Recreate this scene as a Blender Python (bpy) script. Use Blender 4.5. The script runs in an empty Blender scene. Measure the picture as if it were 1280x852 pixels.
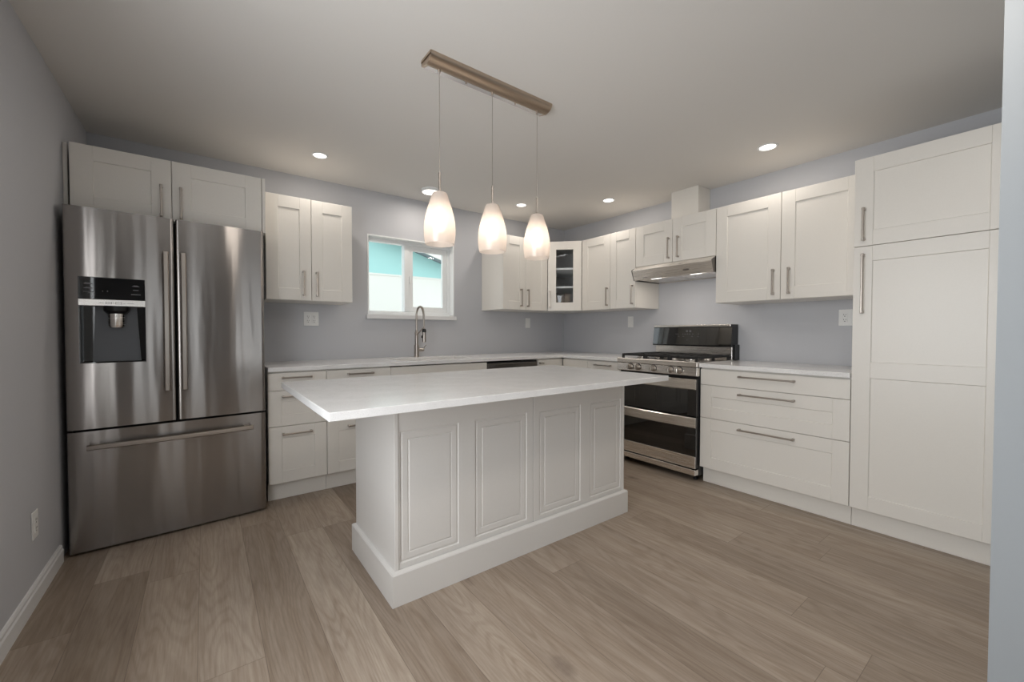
import bpy, bmesh, math, random
from mathutils import Vector, Matrix
random.seed(7)
SC = bpy.context.scene
COL = SC.collection
PI = math.pi

# ------------------------------------------------------------------ camera, world, assumed side daylight, exposure
cam_data = bpy.data.cameras.new('camera')
cam_data.sensor_fit = 'HORIZONTAL'; cam_data.sensor_width = 36.0
cam_data.lens = 36.0 * 512.36 / 1280.0
cam_data.clip_start = 0.02
cam = bpy.data.objects.new('camera', cam_data); COL.objects.link(cam)
YAW, PITCH, ROLL = 0.6433, -0.0210, 0.0009
fw = Vector((math.sin(YAW) * math.cos(PITCH), math.cos(YAW) * math.cos(PITCH), math.sin(PITCH)))
rt = fw.cross(Vector((0, 0, 1))).normalized(); up = rt.cross(fw)
r2 = rt * math.cos(ROLL) + up * math.sin(ROLL); u2 = -rt * math.sin(ROLL) + up * math.cos(ROLL)
M3 = Matrix((r2, u2, -fw)).transposed()
cam.matrix_world = Matrix.Translation((-3.6913, -3.807, 1.1636)) @ M3.to_4x4()
SC.camera = cam

SC.view_settings.view_transform = 'Standard'
SC.view_settings.look = 'None'
SC.view_settings.gamma = 1.0
SC.view_settings.use_curve_mapping = False
SC.view_settings.exposure = 0.0

world = bpy.data.worlds.new('overcast_sky'); SC.world = world
world.use_nodes = True
bg = world.node_tree.nodes['Background']
bg.inputs['Color'].default_value = (0.90, 0.96, 1.0, 1)
bg.inputs['Strength'].default_value = 2.0

def area(name, loc, rot, sx, sy, power, color, portal=False):
    d = bpy.data.lights.new(name, 'AREA'); d.shape = 'RECTANGLE'; d.size = sx; d.size_y = sy
    d.energy = power; d.color = color
    if portal: d.cycles.is_portal = True
    o = bpy.data.objects.new(name, d); COL.objects.link(o)
    o.location = loc; o.rotation_euler = rot
    return o
# added area light for an assumed, unseen left-wall window beside the camera
area('assumed_side_daylight', (-4.30, -3.10, 1.30), (0, -PI / 2, 0), 1.48, 1.48, 37, (0.97, 0.985, 1.0))
LAMP_WARM = (1.0, 0.92, 0.83)
DOWNLIGHT_W = 2.7
ASSUMED_DOWNLIGHT_W = 4.6

# ------------------------------------------------------------------ materials
def newmat(name):
    m = bpy.data.materials.new(name); m.use_nodes = True
    return m, m.node_tree.nodes, m.node_tree.links, m.node_tree.nodes['Principled BSDF']
def setp(b, **k):
    for a, v in k.items():
        b.inputs[a.replace('_', ' ')].default_value = v
def rgb(r, g, b):
    f = lambda c: c / 12.92 if c <= 0.04045 else ((c + 0.055) / 1.055) ** 2.4
    return (f(r / 255), f(g / 255), f(b / 255), 1)
def noise(N, L, scale, detail=3, rough=0.5, vec=None, stretch=None, coord='Object'):
    tc = N.new('ShaderNodeTexCoord'); src = tc.outputs[coord]
    if stretch:
        mp = N.new('ShaderNodeMapping'); mp.inputs['Scale'].default_value = stretch
        L.new(src, mp.inputs['Vector']); src = mp.outputs['Vector']
    n = N.new('ShaderNodeTexNoise'); n.inputs['Scale'].default_value = scale
    n.inputs['Detail'].default_value = detail; n.inputs['Roughness'].default_value = rough
    L.new(src, n.inputs['Vector'])
    return n
def ramp(N, L, fac, stops):
    r = N.new('ShaderNodeValToRGB'); e = r.color_ramp.elements
    while len(e) < len(stops): e.new(0.5)
    for i, (p, c) in enumerate(stops):
        e[i].position = p; e[i].color = c
    L.new(fac, r.inputs['Fac'])
    return r
def bump(N, L, b, h, strength, dist):
    bp = N.new('ShaderNodeBump'); bp.inputs['Strength'].default_value = strength
    bp.inputs['Distance'].default_value = dist
    L.new(h, bp.inputs['Height']); L.new(bp.outputs['Normal'], b.inputs['Normal'])
    return bp
def plain(name, col, rough=0.5, metal=0.0, spec=0.5, tex=0.0, scale=120):
    m, N, L, b = newmat(name)
    setp(b, Base_Color=col, Roughness=rough, Metallic=metal)
    b.inputs['Specular IOR Level'].default_value = spec
    n = noise(N, L, scale, 2)
    if tex: bump(N, L, b, n.outputs['Fac'], tex, 0.001)
    c = ramp(N, L, n.outputs['Fac'], [(0.3, tuple(x * 0.985 for x in col[:3]) + (1,)), (0.7, col)])
    L.new(c.outputs['Color'], b.inputs['Base Color'])
    return m
MAT = {}
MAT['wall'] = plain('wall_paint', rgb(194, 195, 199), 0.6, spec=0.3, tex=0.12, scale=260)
MAT['wall_dimmed'] = plain('wall_paint_dimmed', rgb(172, 178, 183), 0.6, spec=0.3, tex=0.12, scale=260)  # wall paint made darker and cooler: dimmer light put into the wall end's colour
MAT['ceiling'] = plain('ceiling_paint', rgb(224, 221, 217), 0.85, spec=0.2, tex=0.15, scale=300)
MAT['trim'] = plain('trim_paint', rgb(226, 226, 226), 0.35)
MAT['cab'] = plain('cabinet_lacquer', rgb(229, 225, 218), 0.33, spec=0.45)
MAT['cabin'] = plain('cabinet_interior', rgb(214, 212, 208), 0.5)
MAT['island'] = plain('island_paint', rgb(222, 219, 215), 0.38)
MAT['vinyl'] = plain('white_vinyl', rgb(238, 240, 240), 0.35)
MAT['plastic'] = plain('white_plastic', rgb(232, 232, 230), 0.35)
MAT['socket'] = plain('socket_slot', rgb(60, 58, 56), 0.5)
MAT['black'] = plain('black_enamel', rgb(16, 16, 18), 0.35)
MAT['blackglass'] = plain('black_glass', rgb(8, 8, 9), 0.03, spec=1.0)
MAT['grate'] = plain('cast_iron', rgb(22, 22, 23), 0.55, tex=0.3)
MAT['gap'] = plain('dark_gasket', rgb(24, 24, 26), 0.7)
MAT['dkplastic'] = plain('charcoal_plastic', rgb(82, 84, 88), 0.3)
MAT['marks'] = plain('grey_print', rgb(120, 120, 124), 0.5)
MAT['stucco'] = plain('white_stucco', rgb(236, 234, 226), 0.9, tex=0.5, scale=60)
MAT['roofing'] = plain('grey_roofing', rgb(150, 158, 165), 0.8, tex=0.5, scale=30)
MAT['ground'] = plain('yard_gravel', rgb(170, 165, 155), 0.95, tex=0.6, scale=20)

def steel(name, col, rough, aniso, wav=0.0, horiz=True):
    m, N, L, b = newmat(name)
    setp(b, Base_Color=col, Metallic=1.0, Roughness=rough)
    b.inputs['Anisotropic'].default_value = aniso
    st = (3, 3, 600) if horiz else (600, 600, 3)
    n = noise(N, L, 1.0, 2, 0.6, stretch=st)
    c = ramp(N, L, n.outputs['Fac'], [(0.3, tuple(x * 0.95 for x in col[:3]) + (1,)), (0.7, col)])
    L.new(c.outputs['Color'], b.inputs['Base Color'])
    rr = N.new('ShaderNodeMapRange'); rr.inputs['To Min'].default_value = rough * 0.92; rr.inputs['To Max'].default_value = rough * 1.08
    L.new(n.outputs['Fac'], rr.inputs['Value']); L.new(rr.outputs['Result'], b.inputs['Roughness'])
    if aniso:
        t = N.new('ShaderNodeTangent'); t.direction_type = 'RADIAL'; t.axis = 'Z'
        L.new(t.outputs['Tangent'], b.inputs['Tangent'])
        b.inputs['Anisotropic Rotation'].default_value = 0.25
    if wav:
        w = noise(N, L, 1.0, 1.5, 0.4, stretch=(9, 9, 0.9))
        bump(N, L, b, w.outputs['Fac'], 1.0, wav)
    return m
MAT['fridge'] = steel('brushed_stainless_panel', rgb(158, 153, 149), 0.20, 0.95, wav=0.0035)
MAT['steel'] = steel('brushed_stainless', rgb(238, 233, 227), 0.27, 0.3)
MAT['dwsteel'] = steel('grey_stainless', rgb(120, 116, 112), 0.3, 0.4)
MAT['nickel'] = steel('brushed_nickel', rgb(176, 168, 160), 0.3, 0.0)
MAT['chandelier'] = steel('bronze_nickel', rgb(196, 178, 160), 0.34, 0.0)
MAT['chrome'] = steel('polished_steel', rgb(225, 222, 218), 0.12, 0.0)

# quartz
m, N, L, b = newmat('white_quartz'); MAT['quartz'] = m
setp(b, Roughness=0.16)
n1 = noise(N, L, 420, 2, 0.5); n2 = noise(N, L, 9, 4, 0.6)
c1 = ramp(N, L, n1.outputs['Fac'], [(0.30, rgb(196, 195, 194)), (0.40, rgb(238, 237, 236)), (0.62, rgb(240, 239, 238)), (0.70, rgb(248, 248, 248))])
c2 = ramp(N, L, n2.outputs['Fac'], [(0.35, (0.94, 0.94, 0.94, 1)), (0.65, (1, 1, 1, 1))])
mx = N.new('ShaderNodeMix'); mx.data_type = 'RGBA'; mx.blend_type = 'MULTIPLY'; mx.inputs['Factor'].default_value = 1
L.new(c1.outputs['Color'], mx.inputs['A']); L.new(c2.outputs['Color'], mx.inputs['B'])
L.new(mx.outputs['Result'], b.inputs['Base Color'])

# oak plank floor
def floor_material():
    m, N, L, b = newmat('oak_plank_floor')
    PW, PL, OFF = 0.195, 1.52, -1.97
    tc = N.new('ShaderNodeTexCoord'); sep = N.new('ShaderNodeSeparateXYZ'); L.new(tc.outputs['Object'], sep.inputs[0])
    def mth(op, a, bb=None, c=None):
        x = N.new('ShaderNodeMath'); x.operation = op
        for i, v in enumerate((a, bb, c)):
            if v is None: continue
            if isinstance(v, (int, float)): x.inputs[i].default_value = v
            else: L.new(v, x.inputs[i])
        return x.outputs[0]
    px = mth('DIVIDE', mth('SUBTRACT', sep.outputs['X'], OFF), PW)
    row = mth('FLOOR', px); fx = mth('FRACT', px)
    wn = N.new('ShaderNodeTexWhiteNoise'); wn.noise_dimensions = '1D'; L.new(row, wn.inputs['W'])
    py = mth('ADD', mth('DIVIDE', sep.outputs['Y'], PL), mth('MULTIPLY', wn.outputs['Value'], 7.3))
    colm = mth('FLOOR', py); fy = mth('FRACT', py)
    cmb = N.new('ShaderNodeCombineXYZ'); L.new(row, cmb.inputs[0]); L.new(colm, cmb.inputs[1])
    w2 = N.new('ShaderNodeTexWhiteNoise'); w2.noise_dimensions = '2D'; L.new(cmb.outputs[0], w2.inputs['Vector'])
    # local grain coordinates, each plank shifted
    gv = N.new('ShaderNodeCombineXYZ')
    L.new(mth('ADD', sep.outputs['X'], mth('MULTIPLY', w2.outputs['Value'], 31.0)), gv.inputs[0])
    L.new(mth('ADD', sep.outputs['Y'], mth('MULTIPLY', w2.outputs['Value'], 57.0)), gv.inputs[1])
    def gn(scale, sx, sy, det, rough=0.55, dist=0.0):
        mp = N.new('ShaderNodeMapping'); mp.inputs['Scale'].default_value = (sx, sy, 1)
        L.new(gv.outputs[0], mp.inputs['Vector'])
        t = N.new('ShaderNodeTexNoise'); t.inputs['Scale'].default_value = scale
        t.inputs['Detail'].default_value = det; t.inputs['Roughness'].default_value = rough
        t.inputs['Distortion'].default_value = dist
        L.new(mp.outputs[0], t.inputs['Vector']); return t.outputs['Fac']
    fine = gn(1.0, 160, 9, 3); mid = gn(1.0, 26, 1.6, 4, 0.6, 0.5); broad = gn(1.0, 6, 0.9, 2)
    # cathedral rings: contour lines of a stretched noise field
    field = gn(1.0, 7.0, 0.8, 1.5, 0.4)
    rings = mth('SINE', mth('MULTIPLY', field, 120.0))
    rings = mth('MULTIPLY', mth('ADD', rings, 1.0), 0.5)
    # knots
    vor = N.new('ShaderNodeTexVoronoi'); vor.inputs['Scale'].default_value = 1.0
    mp = N.new('ShaderNodeMapping'); mp.inputs['Scale'].default_value = (2.3, 1.25, 1); L.new(gv.outputs[0], mp.inputs['Vector'])
    nz = N.new('ShaderNodeTexNoise'); nz.inputs['Scale'].default_value = 22; L.new(gv.outputs[0], nz.inputs['Vector'])
    L.new(mp.outputs[0], vor.inputs['Vector'])
    kd = mth('ADD', vor.outputs['Distance'], mth('MULTIPLY', mth('SUBTRACT', nz.outputs['Fac'], 0.5), 0.07))
    mr = N.new('ShaderNodeMapRange'); mr.inputs['From Min'].default_value = 0.012; mr.inputs['From Max'].default_value = 0.095
    mr.inputs['To Min'].default_value = 1; mr.inputs['To Max'].default_value = 0; mr.clamp = True
    L.new(kd, mr.inputs['Value']); knot = mr.outputs['Result']
    base = ramp(N, L, w2.outputs['Value'], [(0.0, rgb(148, 133, 118)), (0.3, rgb(166, 151, 136)), (0.65, rgb(175, 160, 145)), (1.0, rgb(188, 174, 159))])
    def mul(c, fac, dark, a=0.3, bb=0.7):
        r = ramp(N, L, fac, [(a, dark), (bb, (1, 1, 1, 1))])
        x = N.new('ShaderNodeMix'); x.data_type = 'RGBA'; x.blend_type = 'MULTIPLY'; x.inputs['Factor'].default_value = 1
        L.new(c, x.inputs['A']); L.new(r.outputs['Color'], x.inputs['B']); return x.outputs['Result']
    c = mul(base.outputs['Color'], fine, (0.86, 0.85, 0.83, 1), 0.35, 0.62)
    c = mul(c, mid, (0.80, 0.76, 0.72, 1), 0.30, 0.60)
    c = mul(c, broad, (0.86, 0.85, 0.85, 1), 0.35, 0.65)
    c = mul(c, rings, (0.89, 0.875, 0.86, 1), 0.0, 0.55)
    kx = N.new('ShaderNodeMix'); kx.data_type = 'RGBA'; L.new(mth('MULTIPLY', knot, 0.75), kx.inputs['Factor'])
    L.new(c, kx.inputs['A']); kx.inputs['B'].default_value = rgb(100, 84, 74); c = kx.outputs['Result']
    # fine seams between planks
    ex = mth('MULTIPLY', mth('MINIMUM', fx, mth('SUBTRACT', 1.0, fx)), PW)
    ey = mth('MULTIPLY', mth('MINIMUM', fy, mth('SUBTRACT', 1.0, fy)), PL)
    e = mth('MINIMUM', ex, ey)
    seam = mth('LESS_THAN', e, 0.0011)
    sx = N.new('ShaderNodeMix'); sx.data_type = 'RGBA'; L.new(mth('MULTIPLY', seam, 0.55), sx.inputs['Factor'])
    L.new(c, sx.inputs['A']); sx.inputs['B'].default_value = rgb(92, 78, 66)
    L.new(sx.outputs['Result'], b.inputs['Base Color'])
    setp(b, Roughness=0.42); b.inputs['Specular IOR Level'].default_value = 0.4
    bump(N, L, b, mth('SUBTRACT', fine, mth('MULTIPLY', seam, 0.8)), 0.15, 0.001)
    return m
MAT['floor'] = floor_material()

# siding with horizontal laps, neighbouring house
m, N, L, b = newmat('teal_siding'); MAT['siding'] = m
wv = N.new('ShaderNodeTexWave'); wv.wave_type = 'BANDS'; wv.bands_direction = 'Z'; wv.wave_profile = 'SAW'; wv.inputs['Scale'].default_value = 2.2
tc = N.new('ShaderNodeTexCoord'); L.new(tc.outputs['Object'], wv.inputs['Vector'])
setp(b, Base_Color=rgb(176, 222, 217), Roughness=0.7); bump(N, L, b, wv.outputs['Fac'], 0.3, 0.01)

# clear glass that lets light straight through with a Fresnel reflection
def clear_glass(name, tint, ior=1.45):
    m = bpy.data.materials.new(name); m.use_nodes = True; N = m.node_tree.nodes; L = m.node_tree.links; N.clear()
    o = N.new('ShaderNodeOutputMaterial'); t = N.new('ShaderNodeBsdfTransparent'); g = N.new('ShaderNodeBsdfGlossy')
    f = N.new('ShaderNodeFresnel'); x = N.new('ShaderNodeMixShader')
    t.inputs['Color'].default_value = tint; g.inputs['Roughness'].default_value = 0.01; f.inputs['IOR'].default_value = ior
    # reflect on the outer face only: the ray is not bent inside, so the inner side must not mirror it
    ge = N.new('ShaderNodeNewGeometry'); ma = N.new('ShaderNodeMath'); ma.operation = 'MULTIPLY_ADD'
    mb_ = N.new('ShaderNodeMath'); mb_.operation = 'MULTIPLY'
    L.new(ge.outputs['Backfacing'], ma.inputs[0]); ma.inputs[1].default_value = -1.0; ma.inputs[2].default_value = 1.0
    L.new(f.outputs[0], mb_.inputs[0]); L.new(ma.outputs[0], mb_.inputs[1])
    L.new(mb_.outputs[0], x.inputs[0]); L.new(t.outputs[0], x.inputs[1]); L.new(g.outputs[0], x.inputs[2]); L.new(x.outputs[0], o.inputs[0])
    return m
MAT['glass'] = clear_glass('window_glass', (0.97, 0.99, 0.99, 1))
MAT['cabglass'] = clear_glass('cabinet_glass', (0.93, 0.94, 0.95, 1), 1.6)

def emis(name, col, s):
    m = bpy.data.materials.new(name); m.use_nodes = True; N = m.node_tree.nodes; L = m.node_tree.links; N.clear()
    o = N.new('ShaderNodeOutputMaterial'); e = N.new('ShaderNodeEmission'); e.inputs['Color'].default_value = col; e.inputs['Strength'].default_value = s
    L.new(e.outputs[0], o.inputs[0]); return m
MAT['led'] = emis('downlight_lens', (1.0, 0.93, 0.85, 1), 4.0)
MAT['hoodled'] = emis('hood_lamp_lens', (1.0, 0.95, 0.88, 1), 3.0)
MAT['bulb'] = emis('warm_bulb', (1.0, 0.84, 0.68, 1), 10.5)

# frosted lamp glass: lets the bulb's light through diffusely
m = bpy.data.materials.new('frosted_lamp_glass'); m.use_nodes = True; N = m.node_tree.nodes; L = m.node_tree.links; N.clear()
o = N.new('ShaderNodeOutputMaterial')
tl = N.new('ShaderNodeBsdfTranslucent'); tl.inputs['Color'].default_value = (0.95, 0.91, 0.88, 1)
df = N.new('ShaderNodeBsdfDiffuse'); df.inputs['Color'].default_value = (0.85, 0.82, 0.80, 1)
rf = N.new('ShaderNodeBsdfRefraction'); rf.inputs['Color'].default_value = (0.97, 0.93, 0.90, 1); rf.inputs['Roughness'].default_value = 0.55; rf.inputs['IOR'].default_value = 1.12
gl = N.new('ShaderNodeBsdfGlossy'); gl.inputs['Roughness'].default_value = 0.12
x1 = N.new('ShaderNodeMixShader'); x1.inputs[0].default_value = 0.35; L.new(tl.outputs[0], x1.inputs[1]); L.new(df.outputs[0], x1.inputs[2])
x2 = N.new('ShaderNodeMixShader'); x2.inputs[0].default_value = 0.35; L.new(x1.outputs[0], x2.inputs[1]); L.new(rf.outputs[0], x2.inputs[2])
x3 = N.new('ShaderNodeMixShader'); x3.inputs[0].default_value = 0.05; L.new(x2.outputs[0], x3.inputs[1]); L.new(gl.outputs[0], x3.inputs[2])
L.new(x3.outputs[0], o.inputs[0]); MAT['shade'] = m

# ------------------------------------------------------------------ mesh helpers
class MB:
    def __init__(s): s.bm = bmesh.new(); s.mi = 0
    def box(s, x0, x1, y0, y1, z0, z1, bev=0.0, seg=2):
        t = bmesh.new()
        r = bmesh.ops.create_cube(t, size=1.0)
        for v in t.verts:
            v.co = Vector((x0 if v.co.x < 0 else x1, y0 if v.co.y < 0 else y1, z0 if v.co.z < 0 else z1))
        if bev > 0:
            bmesh.ops.bevel(t, geom=t.edges[:], offset=bev, segments=seg, affect='EDGES', profile=0.5, clamp_overlap=True)
        s.add(t); return s
    def add(s, t):
        for f in t.faces: f.material_index = s.mi
        me = bpy.data.meshes.new('tmp'); t.to_mesh(me); t.free(); s.bm.from_mesh(me); bpy.data.meshes.remove(me)
    def face(s, pts):
        try: return s.bm.faces.new([s.bm.verts.new(p) for p in pts])
        except ValueError: return None
    def loops(s, rings, cap0=True, cap1=True, closed=True):
        vs = [[s.bm.verts.new(p) for p in r] for r in rings]
        n = len(vs[0])
        for a, b in zip(vs[:-1], vs[1:]):
            for i in range(n if closed else n - 1):
                j = (i + 1) % n
                s.bm.faces.new((a[i], a[j], b[j], b[i]))
        if cap0: s.bm.faces.new(list(reversed(vs[0])))
        if cap1: s.bm.faces.new(vs[-1])
        return s
    def prism_x(s, prof, x0, x1):          # profile of (y, z) extruded along x
        return s.loops([[(x0, y, z) for y, z in prof], [(x1, y, z) for y, z in prof]])
    def prism_z(s, poly, z0, z1):
        return s.loops([[(x, y, z0) for x, y in poly], [(x, y, z1) for x, y in poly]])
    def lathe(s, prof, cx=0, cy=0, n=32, cap0=True, cap1=True):   # (r, z)
        return s.loops([[(cx + r * math.cos(2 * PI * i / n), cy + r * math.sin(2 * PI * i / n), z) for i in range(n)] for r, z in prof], cap0, cap1)
    def lathe_y(s, prof, cx, cz, n=28):    # (r, y), axis along y
        return s.loops([[(cx + r * math.cos(2 * PI * i / n), y, cz + r * math.sin(2 * PI * i / n)) for i in range(n)] for r, y in prof])
    def tube(s, pts, r, n=12, caps=True):
        pts = [Vector(p) for p in pts]; rs = r if isinstance(r, (list, tuple)) else [r] * len(pts)
        rings = []; t0 = (pts[1] - pts[0]).normalized()
        a = t0.orthogonal().normalized()
        for i, p in enumerate(pts):
            t = (pts[min(i + 1, len(pts) - 1)] - pts[max(i - 1, 0)]).normalized()
            a = (a - t * a.dot(t)).normalized(); b = t.cross(a)
            rings.append([p + (a * math.cos(2 * PI * k / n) + b * math.sin(2 * PI * k / n)) * rs[i] for k in range(n)])
        return s.loops(rings, caps, caps)
    def cells(s, xs, ys, inside, z0, z1):   # extruded plan made of grid cells
        V = {}
        def v(i, j, k):
            if (i, j, k) not in V: V[(i, j, k)] = s.bm.verts.new((xs[i], ys[j], (z0, z1)[k]))
            return V[(i, j, k)]
        nx, ny = len(xs) - 1, len(ys) - 1
        I = lambda i, j: 0 <= i < nx and 0 <= j < ny and inside((xs[i] + xs[i + 1]) / 2, (ys[j] + ys[j + 1]) / 2)
        for i in range(nx):
            for j in range(ny):
                if not I(i, j): continue
                s.bm.faces.new((v(i, j, 1), v(i + 1, j, 1), v(i + 1, j + 1, 1), v(i, j + 1, 1)))
                s.bm.faces.new((v(i, j, 0), v(i, j + 1, 0), v(i + 1, j + 1, 0), v(i + 1, j, 0)))
                if not I(i, j - 1): s.bm.faces.new((v(i, j, 0), v(i + 1, j, 0), v(i + 1, j, 1), v(i, j, 1)))
                if not I(i, j + 1): s.bm.faces.new((v(i + 1, j + 1, 0), v(i, j + 1, 0), v(i, j + 1, 1), v(i + 1, j + 1, 1)))
                if not I(i - 1, j): s.bm.faces.new((v(i, j + 1, 0), v(i, j, 0), v(i, j, 1), v(i, j + 1, 1)))
                if not I(i + 1, j): s.bm.faces.new((v(i + 1, j, 0), v(i + 1, j + 1, 0), v(i + 1, j + 1, 1), v(i + 1, j, 1)))
        return s
    def swap_yz(s):                          # plan cells -> wall elevation: (x, y, z) -> (x, -z, y)
        for v in s.bm.verts: v.co = Vector((v.co.x, -v.co.z, v.co.y))
        return s
    def rot(s, mat):
        for v in s.bm.verts: v.co = mat @ v.co
        return s

def obj(name, mb, mat, parent=None, smooth=False, bevel=0.0, loc=None, label=None):
    bm = mb.bm
    bmesh.ops.remove_doubles(bm, verts=bm.verts, dist=1e-5)
    bmesh.ops.recalc_face_normals(bm, faces=bm.faces)
    me = bpy.data.meshes.new(name); bm.to_mesh(me); bm.free()
    for mm in (mat if isinstance(mat, (list, tuple)) else [mat]): me.materials.append(MAT[mm])
    if smooth:
        for p in me.polygons: p.use_smooth = True
        try: me.set_sharp_from_angle(angle=math.radians(35))
        except Exception: pass
    o = bpy.data.objects.new(name, me); COL.objects.link(o)
    if parent: o.parent = parent
    if loc: o.location = loc
    if bevel:
        b = o.modifiers.new('bevel', 'BEVEL'); b.width = bevel; b.segments = 2; b.limit_method = 'ANGLE'; b.angle_limit = math.radians(40)
    if label: o['label'] = label
    return o
def thing(name, label, cat, loc=(0, 0, 0), rz=0.0, group=None):
    o = bpy.data.objects.new(name, None); COL.objects.link(o)
    o.empty_display_size = 0.1
    o.location = loc; o.rotation_euler = (0, 0, rz); o['label'] = label; o['category'] = cat
    if group: o['group'] = group
    return o
def tag(o, label, cat, group=None):
    o['label'] = label; o['category'] = cat
    if group: o['group'] = group
    return o
def struct(o): o['kind'] = 'structure'; return o
def copy_tree(o, parent=None):
    c = o.copy(); COL.objects.link(c)
    if parent: c.parent = parent
    for ch in list(o.children): copy_tree(ch, c)
    return c

# ------------------------------------------------------------------ room shell
H = 2.461
XL, XR, YB, YF = -4.29, 0.0, 0.0, -8.0
PT = 0.0
def S(name, mb, mat, bevel=0.0): return struct(obj(name, mb, mat, bevel=bevel))
S('floor', MB().box(XL - 0.15, 0.15, YF - 0.15, 0.16, -0.12, 0.0), 'floor')
S('ceiling', MB().box(XL - 0.15, 0.15, YF - 0.15, 0.16, H, H + 0.15), 'ceiling')
WX0, WX1, WZ0, WZ1 = -2.494, -1.596, 1.3286, 2.0655
S('wall_back', MB().cells([XL - 0.15, WX0, WX1, 0.15], [-0.0, WZ0, WZ1, H],
    lambda x, z: not (WX0 < x < WX1 and WZ0 < z < WZ1), -0.16, 0.0).swap_yz(), 'wall')
S('wall_right', MB().box(0.0, 0.15, YF - 0.15, 0.0, 0.0, H), 'wall')
# left wall with an assumed, unseen window opening beside the camera
S('wall_left', MB().cells([YF - 0.15, -3.85, -2.35, 0.0], [0.0, 0.55, 2.05, H],
    lambda y, z: not (-3.85 < y < -2.35 and 0.55 < z < 2.05), 0.0, 0.15).swap_yz().rot(Matrix.Translation((XL - 0.15, 0, 0)) @ Matrix(((0, -1, 0, 0), (1, 0, 0, 0), (0, 0, 1, 0), (0, 0, 0, 1)))), 'wall')
S('wall_rear', MB().cells([XL, -3.50, -2.95, -1.75, -0.75, 0.0], [0.0, 0.15, 0.45, 2.05, 2.15, H],
    lambda x, z: not ((-3.50 < x < -2.95 and 0.15 < z < 2.15) or (-1.75 < x < -0.75 and 0.45 < z < 2.05)), 8.0, 8.15).swap_yz(), 'wall')  # both window openings are assumed, out of view
# wall end beside the camera that closes off the pantry
S('wall_partition', MB().box(-1.67, 0.0, -3.82, -3.6872, 0.0, H), 'wall_dimmed')

def baseboard(name, prof_len, mat4):
    prof = [(0, 0), (-0.014, 0), (-0.014, 0.062), (-0.010, 0.070), (-0.010, 0.080), (-0.006, 0.088), (0, 0.09)]
    mb = MB().prism_x(prof, 0, prof_len).rot(mat4)
    return S(name, mb, 'trim')
baseboard('baseboard_left', 7.2, Matrix.Translation((XL, -8.0, 0)) @ Matrix.Rotation(PI / 2, 4, 'Z'))
baseboard('baseboard_rear', 4.29, Matrix.Translation((0, YF, 0)) @ Matrix.Rotation(PI, 4, 'Z'))
baseboard('baseboard_right', 4.1, Matrix.Translation((0.0, -3.86, 0)) @ Matrix.Rotation(-PI / 2, 4, 'Z'))

# ------------------------------------------------------------------ kitchen window
def window_sink():
    w = bpy.data.objects.new('window_1', None); COL.objects.link(w); w['kind'] = 'structure'
    w.location = (WX0, 0.0, WZ0)
    W, Hh = WX1 - WX0, WZ1 - WZ0
    def frame(mb, x0, x1, z0, z1, y0, y1, t):
        mb.cells([x0, x0 + t, x1 - t, x1], [z0, z0 + t, z1 - t, z1],
                 lambda x, z: not (x0 + t < x < x1 - t and z0 + t < z < z1 - t), -y1, -y0).swap_yz()
        return mb
    obj('jamb_liner', frame(MB(), 0.0005, W - 0.0005, 0.0005, Hh - 0.0005, -0.004, 0.155, 0.012), 'vinyl', w, bevel=0.002)
    obj('window_frame', frame(MB(), 0.0125, W - 0.0125, 0.0125, Hh - 0.0125, 0.075, 0.150, 0.028), 'vinyl', w, bevel=0.003)
    fp = obj('fixed_pane', MB().box(0.04, 0.415, 0.122, 0.126, 0.04, Hh - 0.04), 'glass', w)
    mu = obj('mullion', MB().box(0.385, 0.432, 0.070, 0.148, 0.041, Hh - 0.041, 0.003), 'vinyl', w)
    sa = obj('sliding_sash', frame(MB(), 0.428, W - 0.041, 0.041, Hh - 0.041, 0.082, 0.118, 0.050), 'vinyl', w, bevel=0.003)
    obj('pane', MB().box(0.478, W - 0.091, 0.098, 0.102, 0.091, Hh - 0.091), 'glass', sa)
    obj('latch', MB().box(0.434, 0.450, 0.062, 0.082, 0.32, 0.39, 0.003), 'vinyl', mu)
    obj('window_sill', MB().box(-0.016, W + 0.012, -0.034, -0.0005, -0.040, -0.0005, 0.004), 'trim', w)
window_sink()

# assumed windows out of view, added for light and reflections (openings with plain frames)
def assumed_window(name, x0, x1, z0, z1, splits, loc=None, rz=0.0):
    w = bpy.data.objects.new(name, None); COL.objects.link(w); w['kind'] = 'structure'; w.location = loc or (x0, YF, z0); w.rotation_euler = (0, 0, rz)
    W, Hh = x1 - x0, z1 - z0; t = 0.05
    xs = [0.0, t]
    for s in splits: xs += [s * W - t / 2, s * W + t / 2]
    xs += [W - t, W]
    mb = MB().cells(xs, [0.0, t, Hh - t, Hh], lambda x, z: z < t or z > Hh - t or any(xs[i] < x < xs[i + 1] for i in range(0, len(xs), 2)), 0.03, 0.10).swap_yz()
    obj('window_frame', mb, 'vinyl', w)
assumed_window('assumed_window_2', -3.50, -2.95, 0.15, 2.15, [])
assumed_window('assumed_window_3', -1.75, -0.75, 0.45, 2.05, [0.5])
assumed_window('assumed_window_4', 0.0, 1.5, 0.55, 2.05, [0.5], (XL, -3.85, 0.55), PI / 2)

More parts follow.
